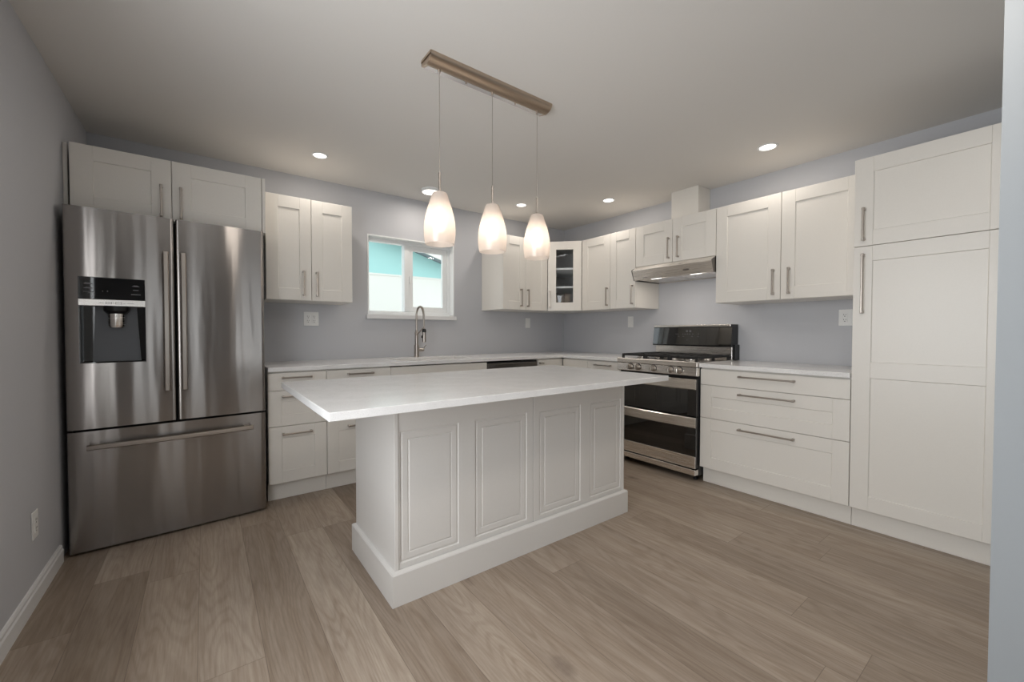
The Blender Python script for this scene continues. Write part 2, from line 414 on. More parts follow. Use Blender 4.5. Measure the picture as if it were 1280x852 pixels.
# ------------------------------------------------------------------ outside
struct(obj('ground_outside', MB().box(-14, 10, 0.4, 16, -0.75, -0.6), 'ground'))
def neighbour():
    r = thing('neighbour_house', 'white stucco house with teal gable siding seen through the window over the sink', 'house', (0, 3.0, -0.6))
    zs = 2.13 + 0.6
    rk = lambda x: 2.40 + 0.6 - 0.30 * (x + 0.17)          # underside of the sloping roof edge
    xe = 0.70
    obj('stucco_wall', MB().box(-4.2, xe, 0.0, 0.25, 0.0, zs - 0.0005), 'stucco', r)
    obj('belt_trim', MB().box(-4.2, xe, -0.012, 0.02, zs - 0.015, zs + 0.015), 'stucco', r)
    obj('gable_siding', MB().loops([[(-4.2, 0.0, zs), (xe, 0.0, zs), (xe, 0.0, rk(xe)), (-2.4, 0.0, rk(-2.4)), (-4.2, 0.0, rk(-2.4) - 0.54)],
                                    [(-4.2, 0.25, zs), (xe, 0.25, zs), (xe, 0.25, rk(xe)), (-2.4, 0.25, rk(-2.4)), (-4.2, 0.25, rk(-2.4) - 0.54)]]), 'siding', r)
    def slope(xa, xb, za, zb, t0, t1, y0, y1):
        return MB().loops([[(xa, y0, za + t0), (xb, y0, zb + t0), (xb, y0, zb + t1), (xa, y0, za + t1)],
                           [(xa, y1, za + t0), (xb, y1, zb + t0), (xb, y1, zb + t1), (xa, y1, za + t1)]])
    ro = obj('roof', slope(-2.4, 1.1, rk(-2.4), rk(1.1), 0.01, 0.13, -0.30, 6.0), 'roofing', r)
    obj('fascia_board', slope(-2.4, 1.1, rk(-2.4), rk(1.1), -0.04, 0.10, -0.33, -0.301), 'stucco', ro)
    obj('roof', slope(-4.6, -2.4, rk(-2.4) - 0.66, rk(-2.4), 0.01, 0.13, -0.30, 6.0), 'roofing', r)
neighbour()

# ------------------------------------------------------------------ cabinet building blocks
TH = 0.019
def pull(L, vertical, parent, x, yf, z):
    """bar pull with two posts; (x, z) is its centre, yf the door face"""
    mb = MB()
    h = L / 2
    A = (lambda a, b: (b, a)) if vertical else (lambda a, b: (a, b))   # (along, across) -> (x, z)
    def bx(a0, a1, y0, y1, b0, b1, bev):
        (p0, q0), (p1, q1) = A(a0, b0), A(a1, b1)
        mb.box(min(p0, p1), max(p0, p1), y0, y1, min(q0, q1), max(q0, q1), bev)
    bx(-h, h, -0.034, -0.024, -0.0055, 0.0055, 0.003)
    for s in (-1, 1):
        c = s * (h - 0.008)
        bx(c - 0.0075, c + 0.0075, -0.0335, 0.0, -0.007, 0.007, 0.0025)
    return obj('handle', mb, 'nickel', parent, loc=(x, yf, z), label='brushed nickel bar handle')

def panel_front(x0, x1, z0, z1, yf, stile=0.085, rail=0.085, mids=(), depth=0.006, hole=False):
    """shaker front: frame with recessed flat panels; mids = z of mid-rail (lo, hi)"""
    mb = MB(); c = 0.0014
    yb = yf + TH
    def rect(a0, a1, b0, b1, y): return [(a0, y, b0), (a1, y, b0), (a1, y, b1), (a0, y, b1)]
    outer = [rect(x0, x1, z0, z1, yb), rect(x0, x1, z0, z1, yf + c), rect(x0 + c, x1 - c, z0 + c, z1 - c, yf)]
    mb.loops(outer, cap0=not hole, cap1=False)
    lows = [z0 + rail] + [hi for lo, hi in mids]
    highs = [lo for lo, hi in mids] + [z1 - rail]
    sx, ex, g, e = x0 + stile, x1 - stile, 0.0010, 0.003
    if hole:
        lo, hi = lows[0], highs[0]; q = 0.002
        mb.loops([rect(x0 + c, x1 - c, z0 + c, z1 - c, yf), rect(sx, ex, lo, hi, yf), rect(sx + q, ex - q, lo + q, hi - q, yf + q),
                  rect(sx + q, ex - q, lo + q, hi - q, yb), rect(x0, x1, z0, z1, yb)], False, False)
        return mb
    for lo, hi in zip(lows, highs):
        mb.loops([rect(sx - g, ex + g, lo, hi, yf), rect(sx + e, ex - e, lo + e, hi - e, yf + depth)], False, True)
    mb.face(rect(x0 + c, sx - g, z0 + c, z1 - c, yf)); mb.face(rect(ex + g, x1 - c, z0 + c, z1 - c, yf))
    rails = [(z0 + c, lows[0])] + [(a, b) for a, b in mids] + [(highs[-1], z1 - c)]
    for a, b in rails:                                   # rails butt against the stiles with a fine V joint
        mb.face(rect(sx + g, ex - g, a, b, yf))
        for xc in (sx, ex):
            for s_ in (-1, 1):
                mb.face([(xc + s_ * g, yf, a), (xc, yf + 0.0016, a), (xc, yf + 0.0016, b), (xc + s_ * g, yf, b)])
    return mb
def slab_front(x0, x1, z0, z1, yf):
    return MB().box(x0, x1, yf, yf + TH, z0, z1, 0.0014, 1)

G = 0.0016
def cabinet(name, label, cat, loc, rz, W, D, z0, z1, fronts, toe=None, group=None, mat='cab', body_z=None, back=0.002):
    """local frame: x along the front from its left end, -y to the room, door face at y=-D"""
    r = thing(name, label, cat, loc, rz, group)
    bz0, bz1 = body_z or (z0, z1)
    obj('body', MB().box(0.0005, W - 0.0005, -D + TH + 0.0015, -back, bz0, bz1, 0.001, 1), mat, r)
    if toe:
        obj('toe_kick', MB().box(0.0008, W - 0.0008, -toe[0], -toe[0] + 0.016, 0.0005, toe[1], 0.001, 1), mat, r)
    for f in fronts:
        kind, style, a0, a1, b0, b1, h = f[:7]
        opt = f[7] if len(f) > 7 else {}
        a0 += G; a1 -= G; b0 += G; b1 -= G
        mb = slab_front(a0, a1, b0, b1, -D) if style == 'slab' else panel_front(a0, a1, b0, b1, -D, **opt)
        d = obj(kind, mb, mat, r)
        if h:
            ori, hx, hz, L = h
            pull(L, ori == 'v', d, hx, -D, hz)
    return r

RW = -PI / 2      # rotation of everything along the right wall
HV, HH, HS = 0.186, 0.352, 0.186

# --- right wall: base drawers, pantry, wall cabinets
ZD0, ZD1, ZC0, ZC1 = 0.125, 0.886, 0.8955, 0.925
TB = (0.569, 0.124)
cabinet('drawer_base_cabinet', 'wide white three-drawer base cabinet between the gas range and the tall pantry', 'cabinet', (0, -2.148, 0), RW,
        0.923, 0.624, ZD0, ZD1, [
    ('drawer', 'slab', 0, 0.923, 0.764, ZD1, ('h', 0.463, 0.847, HH)),
    ('drawer', 'panel', 0, 0.923, 0.511, 0.764, ('h', 0.463, 0.719, HH)),
    ('drawer', 'panel', 0, 0.923, ZD0, 0.511, ('h', 0.463, 0.467, HH))], toe=TB, body_z=(ZD0, 0.8945))
cabinet('pantry_cabinet', 'tall white two-door pantry cabinet at the right end of the kitchen', 'cabinet', (0, -3.0715, 0), RW,
        0.612, 0.624, ZD0, 2.173, [
    ('door', 'panel', 0, 0.612, 1.6644, 2.173, ('v', 0.047, 1.790, 0.190)),
    ('door', 'panel', 0, 0.612, ZD0, 1.6644, ('v', 0.047, 1.448, 0.345), {'mids': ((0.902, 0.992),)})], toe=TB)
ZU0, ZU1, ZUH = 1.4016, 2.1648, 1.784
cabinet('wall_cabinet', 'wide white two-door wall cabinet between the range hood and the tall pantry', 'cabinet', (0, -2.139, 0), RW,
        0.931, 0.388, ZU0, ZU1, [
    ('door', 'panel', 0, 0.4655, ZU0, ZU1, ('v', 0.421, 1.529, HV)),
    ('door', 'panel', 0.4655, 0.931, ZU0, ZU1, ('v', 0.521, 1.529, HV))])
cabinet('wall_cabinet', 'short white two-door wall cabinet directly above the range hood', 'cabinet', (0, -1.369, 0), RW,
        0.769, 0.388, ZUH, ZU1, [
    ('door', 'panel', 0, 0.3845, ZUH, ZU1, ('v', 0.351, 1.911, HV)),
    ('door', 'panel', 0.3845, 0.769, ZUH, ZU1, ('v', 0.442, 1.909, HV))])
cabinet('wall_cabinet', 'white two-door wall cabinet between the glass corner cabinet and the range hood', 'cabinet', (0, -0.671, 0), RW,
        0.697, 0.388, ZU0, ZU1, [
    ('door', 'panel', 0, 0.3905, ZU0, ZU1, ('v', 0.357, 1.529, HV)),
    ('door', 'panel', 0.3905, 0.697, ZU0, ZU1, ('v', 0.666, 1.528, HV), {'stile': 0.075})])
cabinet('drawer_base_cabinet', 'small white base cabinet with a handled drawer left of the gas range', 'cabinet', (0, -0.979, 0), RW,
        0.404, 0.624, ZD0, ZD1, [
    ('drawer', 'slab', 0, 0.404, 0.764, ZD1, ('h', 0.204, 0.850, 0.20)),
    ('door', 'panel', 0, 0.404, ZD0, 0.764, ('v', 0.05, 0.65, HV))], toe=TB, body_z=(ZD0, 0.8945))
# boxed-in duct above the hood cabinet
dc = thing('duct_cover', 'white boxed duct cover on top of the hood cabinet reaching the ceiling', 'duct cover', (0, -1.626, ZU1), RW)
obj('front_panel', MB().box(0, 0.259, -0.205, -0.188, 0.001, H - ZU1 - 0.001, 0.001, 1), 'cab', dc)
obj('side_panel', MB().box(0.242, 0.259, -0.1875, -0.001, 0.001, H - ZU1 - 0.001, 0.001, 1), 'cab', dc)
obj('side_panel', MB().box(0.0, 0.017, -0.1875, -0.001, 0.001, H - ZU1 - 0.001, 0.001, 1), 'cab', dc)

# --- back wall
cabinet('wall_cabinet', 'white two-door wall cabinet between the refrigerator and the sink window', 'cabinet', (-3.3366, 0, 0), 0,
        0.5995, 0.3997, ZU0, ZU1, [
    ('door', 'panel', 0, 0.29975, ZU0, ZU1, ('v', 0.243, 1.529, HV), {'stile': 0.078}),
    ('door', 'panel', 0.29975, 0.5995, ZU0, ZU1, ('v', 0.334, 1.529, HV), {'stile': 0.078})])
cabinet('wall_cabinet', 'white two-door wall cabinet between the sink window and the glass corner cabinet', 'cabinet', (-1.2547, 0, 0), 0,
        0.6091, 0.3997, ZU0, ZU1, [
    ('door', 'panel', 0, 0.3, ZU0, ZU1, ('v', 0.231, 1.528, HV), {'stile': 0.078}),
    ('door', 'panel', 0.3, 0.6091, ZU0, ZU1, ('v', 0.322, 1.528, HV), {'stile': 0.078})])
fc = cabinet('wall_cabinet', 'deep white two-door cabinet directly above the refrigerator', 'cabinet', (-4.262, 0, 0), 0,
        0.904, 0.620, 1.823, 2.183, [
    ('door', 'panel', 0, 0.4235, 1.823, 2.183, ('v', 0.376, 1.934, HV), {'rail': 0.08, 'stile': 0.09}),
    ('door', 'panel', 0.4235, 0.884, 1.823, 2.183, ('v', 0.466, 1.934, HV), {'rail': 0.08, 'stile': 0.09})])
obj('side_panel', MB().box(0.8855, 0.9035, -0.6195, -0.6, 1.823, 2.183, 0.001, 1), 'cab', fc)
obj('filler_strip', MB().box(-0.0275, -0.010, -0.590, -0.570, 1.823, 2.183, 0.001, 1), 'cab', fc)
lefts = [('white three-drawer base cabinet directly beside the refrigerator', -3.357, 0.371, 0.177, 0.19),
         ('white three-drawer base cabinet under the counter half hidden behind the island', -2.9855, 0.4765, 0.240, 0.195)]
for lab, x, w, hx, hl in lefts:
    cabinet('drawer_base_cabinet', lab, 'cabinet', (x, 0, 0), 0, w, 0.6203, ZD0, ZD1, [
        ('drawer', 'slab', 0, w, 0.763, ZD1, ('h', hx, 0.852, hl)),
        ('drawer', 'panel', 0, w, 0.517, 0.763, ('h', hx, 0.722, hl), {'stile': 0.08, 'rail': 0.075}),
        ('drawer', 'panel', 0, w, ZD0, 0.517, ('h', hx, 0.465, hl), {'stile': 0.08, 'rail': 0.08})], toe=(0.565, 0.124), body_z=(ZD0, 0.8945))
# sink base: body below the basin
cabinet('sink_base_cabinet', 'white base cabinet with a plain front below the sink', 'cabinet', (-2.5085, 0, 0), 0, 0.916, 0.6203, ZD0, ZD1, [
    ('false_front', 'slab', 0, 0.916, 0.763, ZD1, None),
    ('door', 'panel', 0, 0.458, ZD0, 0.763, ('v', 0.42, 0.65, HV)),
    ('door', 'panel', 0.458, 0.916, ZD0, 0.763, ('v', 0.496, 0.65, HV))], toe=(0.565, 0.124), body_z=(ZD0, 0.66))
cabinet('corner_base_cabinet', 'white corner base cabinet to the right of the dishwasher', 'cabinet', (-0.966, 0, 0), 0, 0.340, 0.6203, ZD0, ZD1, [
    ('door', 'slab', 0, 0.340, ZD0, ZD1, ('h', 0.03, 0.850, 0.05))], toe=(0.565, 0.124), body_z=(ZD0, 0.8945))
cabinet('corner_base_cabinet', 'white corner base cabinet front between the inside corner and the handled drawer', 'cabinet', (0, -0.6225, 0), RW, 0.356, 0.624, ZD0, ZD1, [
    ('door', 'slab', 0.002, 0.356, ZD0, ZD1, None)], toe=TB, body_z=(ZD0, 0.8945))

# --- glass corner wall cabinet
def corner_cabinet():
    A = Vector((-0.6452, -0.3997)); B = Vector((-0.3880, -0.6705))
    d = B - A; ang = math.atan2(d.y, d.x); Wd = d.length
    r = thing('corner_wall_cabinet', 'white diagonal corner wall cabinet with a glass door', 'cabinet', (A.x, A.y, 0), ang)
    inv = Matrix.Rotation(-ang, 2)
    loc = lambda x, y: tuple(inv @ (Vector((x, y)) - A))
    def poly(inset, front):
        i = inset
        return [loc(-0.645 + i, -0.002 - i), loc(-0.002 - i, -0.002 - i), loc(-0.002 - i, -0.670 + i),
                loc(-0.388 + 0.02 + front, -0.670 + i), loc(-0.645 + i, -0.3997 + 0.02 + front)]
    mb = MB(); z0, z1 = ZU0, ZU1; t = 0.018
    mb.prism_z(poly(0, 0), z0, z0 + t); mb.prism_z(poly(0, 0), z1 - t, z1)
    for a, b in (((-0.645, -0.002 - t), (-0.627, -0.378)), ((-0.388 + 0.022, -0.670), (-0.002 - t, -0.652))):
        p = [loc(a[0], a[1]), loc(b[0], a[1]), loc(b[0], b[1]), loc(a[0], b[1])]
        mb.prism_z(p, z0 + t, z1 - t)
    for a, b in (((-0.645, -0.002), (-0.002, -0.002 - t)), ((-0.002, -0.002 - t), (-0.002 - t, -0.670))):
        p = [loc(a[0], a[1]), loc(b[0], a[1]), loc(b[0], b[1]), loc(a[0], b[1])]
        mb.prism_z(p, z0 + t, z1 - t)
    obj('body', mb, 'cabin', r)
    dm = panel_front(0.004, Wd - 0.004, z0 + G, z1 - G, 0.0, stile=0.088, rail=0.088, hole=True)
    dr = obj('door', dm, 'cab', r)
    obj('glass_pane', MB().box(0.0925, Wd - 0.0925, 0.009, 0.013, z0 + 0.092, z1 - 0.092), 'cabglass', dr)
    pull(HV, True, dr, 0.028, 0.0, 1.529)
    for zs in (1.665, 1.868):
        obj('shelf', MB().prism_z(poly(0.020, 0.012), zs - 0.010, zs + 0.010), 'vinyl', r)
corner_cabinet()

# ------------------------------------------------------------------ worktops, sink, faucet
SX0, SX1, SY0, SY1 = -2.385, -1.690, -0.525, -0.165
cells = MB().cells([-3.357, SX0, SX1, -0.6436, -0.0015], [-1.3865, -0.643, SY0, SY1, -0.0015],
    lambda x, y: (y > -0.643 or x > -0.6436) and not (SX0 < x < SX1 and SY0 < y < SY1), ZC0, ZC1)
tag(obj('countertop', cells, 'quartz', bevel=0.002), 'L-shaped white quartz countertop with the sink and faucet set in it', 'countertop')
tag(obj('countertop', MB().box(-0.6436, -0.0015, -3.0705, -2.1475, ZC0, ZC1, 0.002), 'quartz'),
    'short white quartz countertop between the gas range and the tall pantry', 'countertop')

def basin():
    r = thing('kitchen_sink', 'undermount stainless steel sink below the window', 'sink', (SX0, SY0, 0.0))
    W, D = SX1 - SX0, SY1 - SY0
    def ring(i, z, rad):
        pts = []
        for cx, cy, a0 in ((W - i - rad, D - i - rad, 0), (i + rad, D - i - rad, 90), (i + rad, i + rad, 180), (W - i - rad, i + rad, 270)):
            for k in range(5):
                a = math.radians(a0 + k * 22.5); pts.append((cx + rad * math.cos(a), cy + rad * math.sin(a), z))
        return pts
    t = 0.894
    rings = [ring(-0.012, t - 0.003, 0.02), ring(-0.012, t, 0.02), ring(0.004, t, 0.02), ring(0.006, 0.73, 0.03), ring(0.03, 0.705, 0.03)]
    mb = MB().loops(rings, False, True)
    mb.loops([ring(-0.012, t - 0.003, 0.02), ring(0.002, t - 0.004, 0.02), ring(0.002, 0.728, 0.03), ring(0.03, 0.700, 0.03)], False, True)
    obj('basin', mb, 'steel', r, smooth=True)
    obj('drain', MB().lathe([(0.045, 0.7055), (0.045, 0.709), (0.034, 0.709), (0.03, 0.7065)], W / 2, D * 0.62), 'chrome', r, smooth=True)
basin()

def faucet():
    r = thing('kitchen_faucet', 'brushed nickel spring-neck faucet behind the sink', 'faucet', (-2.060, -0.100, ZC1))
    obj('base', MB().lathe([(0.027, 0.0), (0.027, 0.006), (0.023, 0.010), (0.023, 0.115), (0.018, 0.120)]), 'nickel', r, smooth=True)
    obj('column', MB().lathe([(0.0165, 0.1195), (0.0165, 0.235), (0.012, 0.245), (0.010, 0.26)]), 'nickel', r, smooth=True)
    pts = [(0, 0, 0.245 + 0.16 * k / 8) for k in range(9)]
    R = 0.068
    for k in range(1, 17):
        a = PI * k / 16
        pts.append((0.012 * (k / 16), -R + R * math.cos(a), 0.405 + R * 1.12 * math.sin(a)))
    pts += [(0.012, -2 * R - 0.002 * k, 0.405 - 0.035 * k) for k in range(1, 5)]
    ho = obj('hose', MB().tube(pts, 0.0068, 10), 'nickel', r, smooth=True)
    # spring coil around the hose
    coil = []
    V = [Vector(p) for p in pts]; turns = 58; n = turns * 8
    Ls = [0]
    for a, b in zip(V[:-1], V[1:]): Ls.append(Ls[-1] + (b - a).length)
    for i in range(n + 1):
        s = Ls[-1] * i / n; k = 0
        while k < len(Ls) - 2 and Ls[k + 1] < s: k += 1
        f = (s - Ls[k]) / max(1e-6, Ls[k + 1] - Ls[k]); p = V[k].lerp(V[k + 1], f); t = (V[k + 1] - V[k]).normalized()
        x = Vector((1, 0, 0)); x = (x - t * x.dot(t)).normalized(); y = t.cross(x); a = 2 * PI * turns * i / n
        coil.append(p + (x * math.cos(a) + y * math.sin(a)) * 0.0095)
    obj('spring', MB().tube(coil, 0.0021, 5), 'nickel', ho, smooth=True)
    ex, ey = 0.012, -2 * R - 0.008
    sh = obj('spray_head', MB().lathe([(0.010, 0.270), (0.0165, 0.262), (0.0165, 0.205), (0.0185, 0.19), (0.0185, 0.150), (0.015, 0.146)], ex, ey), 'nickel', r, smooth=True)
    obj('spray_collar', MB().lathe([(0.0185, 0.238), (0.0185, 0.262), (0.0125, 0.272), (0.0125, 0.238)], ex, ey, cap0=False, cap1=False), 'black', sh, smooth=True)
    obj('spray_button', MB().box(ex - 0.028, ex - 0.017, ey - 0.006, ey + 0.006, 0.185, 0.210, 0.003), 'black', sh)
    obj('holder_arm', MB().tube([(0, -0.012, 0.215), (0.003, -0.05, 0.235), (ex, ey + 0.03, 0.275), (ex, ey + 0.014, 0.282)], 0.006, 10), 'nickel', r, smooth=True)
    le = obj('lever', MB().tube([(0.015, -0.004, 0.070), (0.052, -0.020, 0.070), (0.066, -0.026, 0.072)], [0.0155, 0.0155, 0.013], 14), 'nickel', r, smooth=True)
    obj('lever_blade', MB().tube([(0.062, -0.024, 0.075), (0.070, -0.03, 0.100), (0.084, -0.038, 0.118)], [0.006, 0.005, 0.004], 8), 'nickel', le, smooth=True)
faucet()

# ------------------------------------------------------------------ island
def island():
    x0, x1, y0, y1 = -3.055, -1.525, -2.1295, -1.572
    r = thing('kitchen_island', 'white panelled kitchen island standing in the middle of the plank floor', 'island', (x0, y0, 0.0))
    W, D, zt = x1 - x0, y1 - y0, 0.8745
    obj('body', MB().box(0.018, W - 0.018, 0.0195, D - 0.0195, 0.002, zt, 0.001, 1), 'island', r)
    for a in (0.0, W - 0.0175):
        obj('end_panel', MB().box(a, a + 0.0175, 0.0, D, 0.002, zt, 0.0012, 1), 'island', r)
    # panelled back: two boards, each with two raised fields
    zs = (0.168, 0.740)
    def board(a, b, fields):
        mb = MB(); yf = 0.004; yb = 0.019; c = 0.001
        zlo, zhi = 0.002, zt
        def rc(u0, u1, v0, v1, y): return [(u0, y, v0), (u1, y, v0), (u1, y, v1), (u0, y, v1)]
        mb.loops([rc(a, b, zlo, zhi, yb), rc(a, b, zlo, zhi, yf + c), rc(a + c, b - c, zlo + c, zhi - c, yf)], True, False)
        xs = [a + c] + [(fields[i][1] + fields[i + 1][0]) / 2 for i in range(len(fields) - 1)] + [b - c]
        for k, (f0, f1) in enumerate(fields):
            l, h = xs[k], xs[k + 1]
            def q(i, y): return rc(f0 + i, f1 - i, zs[0] + i, zs[1] - i, y)
            mb.loops([rc(l, h, zlo + c, zhi - c, yf), q(0, yf), q(0.003, yf + 0.006), q(0.008, yf + 0.006), q(0.013, yf + 0.0025),
                      q(0.036, yf + 0.0035), q(0.041, yf + 0.0065), q(0.044, yf + 0.003), q(0.048, yf + 0.0025)], False, True)
        return mb
    X = lambda v: v - x0
    seam = X(-2.287)
    obj('back_panel', board(0.0185, seam - 0.0012, [(X(-3.030), X(-2.742)), (X(-2.653), X(-2.331))]), 'island', r)
    obj('back_panel', board(seam + 0.0012, W - 0.0185, [(X(-2.244), X(-1.924)), (X(-1.842), X(-1.556))]), 'island', r)
    # plinth moulding all round
    i = 0.0175; prof = [(0.0, 0.0005), (-i, 0.0005), (-i, 0.135), (-i + 0.004, 0.141), (-0.0015, 0.1455), (0.0, 0.1455)]
    mb = MB()
    # mitred ring: outline offset by profile
    rings = []
    for o_, z in prof:
        e = -o_ + 0.0006
        rings.append([(-e, -e, z), (W + e, -e, z), (W + e, D + e, z), (-e, D + e, z)])
    mb.loops(rings + [rings[0]], False, False)
    obj('plinth_moulding', mb, 'island', r)
    # working side with doors
    for k in range(3):
        a = 0.02 + k * (W - 0.04) / 3; b = a + (W - 0.04) / 3
        d = obj('door', panel_front(a + G, b - G, 0.16, zt - 0.01, 0.0).rot(Matrix.Translation((W, D, 0)) @ Matrix.Rotation(PI, 4, 'Z')), 'island', r)
    return r
island()
tag(obj('island_countertop', MB().box(-3.3766, -1.4704, -2.4094, -1.3945, 0.8755, 0.9055, 0.002), 'quartz'),
    'large white speckled quartz countertop overhanging the kitchen island', 'countertop')

# ------------------------------------------------------------------ refrigerator
def fridge():
    th = 0.0693
    r = thing('refrigerator', 'stainless steel french-door refrigerator with a water dispenser in its left door', 'refrigerator', (-4.262, -0.773, 0.0), th)
    Wt = 0.884
    ob = lambda n, mb, m, p=r, **k: obj(n, mb, m, p, **k)
    ob('body', MB().box(0.030, Wt - 0.008, 0.078, 0.62, 0.035, 1.793, 0.004), 'dkplastic')
    ob('kick_plate', MB().box(0.02, Wt - 0.02, 0.06, 0.077, 0.004, 0.05), 'gap')
    ob('gasket', MB().box(0.015, Wt - 0.015, 0.066, 0.077, 0.055, 1.80), 'gap')
    for x in (0.03, Wt - 0.09):
        ob('hinge_cover', MB().box(x, x + 0.06, 0.07, 0.20, 1.7935, 1.812, 0.004), 'dkplastic')
    for x in (0.06, Wt - 0.09):
        for y in (0.12, 0.56):
            ob('foot', MB().lathe([(0.018, 0.0), (0.018, 0.02), (0.010, 0.022), (0.010, 0.036)], x, y, 12), 'gap')
    def bowed(x0, x1, z0, z1, bow, hole=None):
        nx = 24
        xs = [x0 + (x1 - x0) * k / nx for k in range(nx + 1)]
        e = 0.007
        ex = [x0, x0 + 0.0015, x0 + 0.004, x0 + e] + [v for v in xs if x0 + e + 0.005 < v < x1 - e - 0.005] + [x1 - e, x1 - 0.004, x1 - 0.0015, x1]
        if hole: ex = sorted([v for v in ex if all(abs(v - h) > 0.004 for h in hole[:2])] + list(hole[:2]))
        zs = [z0, z1]
        if hole: zs = [z0, hole[2], hole[3], z1]
        def yy(x):
            t = (x - x0) / (x1 - x0); y = -bow * (1 - (2 * t - 1) ** 2)
            d = min(x - x0, x1 - x)
            if d < e: y += e * (1 - math.sqrt(max(0.0, 1 - ((e - d) / e) ** 2)))
            return y
        mb = MB(); V = {}
        def v(i, j, k):
            if (i, j, k) not in V:
                V[(i, j, k)] = mb.bm.verts.new((ex[i], yy(ex[i]) if k == 0 else 0.062, zs[j]))
            return V[(i, j, k)]
        nX, nZ = len(ex) - 1, len(zs) - 1
        I = lambda i, j: 0 <= i < nX and 0 <= j < nZ and not (hole and hole[0] < (ex[i] + ex[i + 1]) / 2 < hole[1] and hole[2] < (zs[j] + zs[j + 1]) / 2 < hole[3])
        F = mb.bm.faces.new
        for i in range(nX):
            for j in range(nZ):
                if not I(i, j): continue
                F((v(i, j, 0), v(i + 1, j, 0), v(i + 1, j + 1, 0), v(i, j + 1, 0)))
                F((v(i, j, 1), v(i, j + 1, 1), v(i + 1, j + 1, 1), v(i + 1, j, 1)))
                for (di, dj, a, b) in ((0, -1, (i, j), (i + 1, j)), (0, 1, (i + 1, j + 1), (i, j + 1)), (-1, 0, (i, j + 1), (i, j)), (1, 0, (i + 1, j), (i + 1, j + 1))):
                    if not I(i + di, j + dj):
                        F((v(a[0], a[1], 0), v(a[0], a[1], 1), v(b[0], b[1], 1), v(b[0], b[1], 0)))
        return mb
    zt, zm, zg = 1.812, 0.655, 0.643
    hole = (0.051, 0.309, 1.000, 1.302)
    ld = ob('door', bowed(0.0, 0.4355, zm, zt, 0.006, hole), 'fridge', smooth=True)
    rd = ob('door', bowed(0.4445, Wt, zm, zt, 0.006), 'fridge', smooth=True)
    fd = ob('freezer_drawer', bowed(0.0, Wt, 0.015, zg, 0.009), 'fridge', smooth=True)
    def vhandle(x, par):
        pts = []
        mb = MB()
        prof = []
        z0, z1 = 0.833, 1.617
        for k in range(15):
            t = k / 14; z = z0 + (z1 - z0) * t
            y = -0.050 - 0.008 * math.sin(PI * t)
            prof.append([(x - 0.0135, y + 0.004, z), (x - 0.0095, y - 0.004, z), (x + 0.0095, y - 0.004, z), (x + 0.0135, y + 0.004, z), (x + 0.0115, y + 0.011, z), (x - 0.0115, y + 0.011, z)])
        mb.loops(prof)
        for z in (z0 + 0.014, z1 - 0.034):
            mb.box(x - 0.0095, x + 0.0095, -0.045, 0.002, z, z + 0.02, 0.003)
        obj('handle', mb, 'nickel', par, bevel=0.0015, smooth=True)
    vhandle(0.398, ld); vhandle(0.475, rd)
    mb = MB(); prof = []
    for k in range(25):
        t = k / 24; x = 0.074 + (0.808 - 0.074) * t
        y = -0.052 - 0.016 * math.sin(PI * t); z = 0.565
        prof.append([(x, y + 0.004, z - 0.0145), (x, y - 0.005, z - 0.010), (x, y - 0.005, z + 0.010), (x, y + 0.004, z + 0.0145), (x, y + 0.012, z + 0.012), (x, y + 0.012, z - 0.012)])
    mb.loops(prof)
    for x in (0.086, 0.764):
        mb.box(x, x + 0.032, -0.048, 0.001, 0.556, 0.574, 0.003)
    obj('handle', mb, 'nickel', fd, bevel=0.0015, smooth=True)
    # dispenser
    cm = MB().box(0.051, 0.309, -0.0085, 0.01, 1.336, 1.452, 0.0015); cm.mi = 1
    for a0, a1, b0, b1 in ((0.072, 0.105, 1.413, 1.417), (0.079, 0.098, 1.417, 1.421), (0.072, 0.105, 1.391, 1.395), (0.079, 0.098, 1.395, 1.399), (0.070, 0.108, 1.372, 1.375),
                           (0.256, 0.286, 1.411, 1.414), (0.262, 0.280, 1.414, 1.418), (0.260, 0.282, 1.390, 1.394), (0.252, 0.290, 1.366, 1.370), (0.140, 0.143, 1.377, 1.382), (0.158, 0.162, 1.377, 1.383)):
        cm.box(a0, a1, -0.0089, -0.0080, b0, b1)
    obj('control_panel', cm, ['blackglass', 'marks'], ld, label='black glossy touch panel with faint grey symbols')
    sm = MB().box(0.051, 0.309, -0.0095, 0.02, 1.3025, 1.3355, 0.001); sm.mi = 1
    for a0 in (0.152, 0.190):
        for q in ((a0, a0 + 0.024, 1.322, 1.3235), (a0, a0 + 0.024, 1.313, 1.3145), (a0, a0 + 0.0015, 1.3145, 1.322), (a0 + 0.0225, a0 + 0.024, 1.3145, 1.322)):
            sm.box(q[0], q[1], -0.0099, -0.009, q[2], q[3])
    for a0, a1 in ((0.128, 0.145), (0.180, 0.185), (0.220, 0.228), (0.234, 0.262)): sm.box(a0, a1, -0.0099, -0.009, 1.3172, 1.3188)
    obj('dispenser_trim', sm, ['steel', 'socket'], ld)
    rx0, rx1, rz0, rz1 = 0.0515, 0.3085, 1.0005, 1.302
    rec = MB()
    rec.box(rx0, rx0 + 0.006, -0.003, 0.060, rz0, rz1); rec.box(rx1 - 0.006, rx1, -0.003, 0.060, rz0, rz1)
    rec.box(rx0 + 0.006, rx1 - 0.006, -0.003, 0.060, rz0, rz0 + 0.006); rec.box(rx0 + 0.006, rx1 - 0.006, 0.054, 0.060, rz0 + 0.006, rz1)
    obj('dispenser_recess', rec, 'blackglass', ld, label='black dispenser recess')
    obj('dispenser_back', MB().loops([[(0.098, 0.028, 1.0068), (0.287, 0.028, 1.0068), (0.272, 0.046, 1.300), (0.108, 0.046, 1.300)],
                                      [(0.098, 0.053, 1.0068), (0.287, 0.053, 1.0068), (0.272, 0.053, 1.300), (0.108, 0.053, 1.300)]]), 'dkplastic', ld, label='grey sloping paddle')
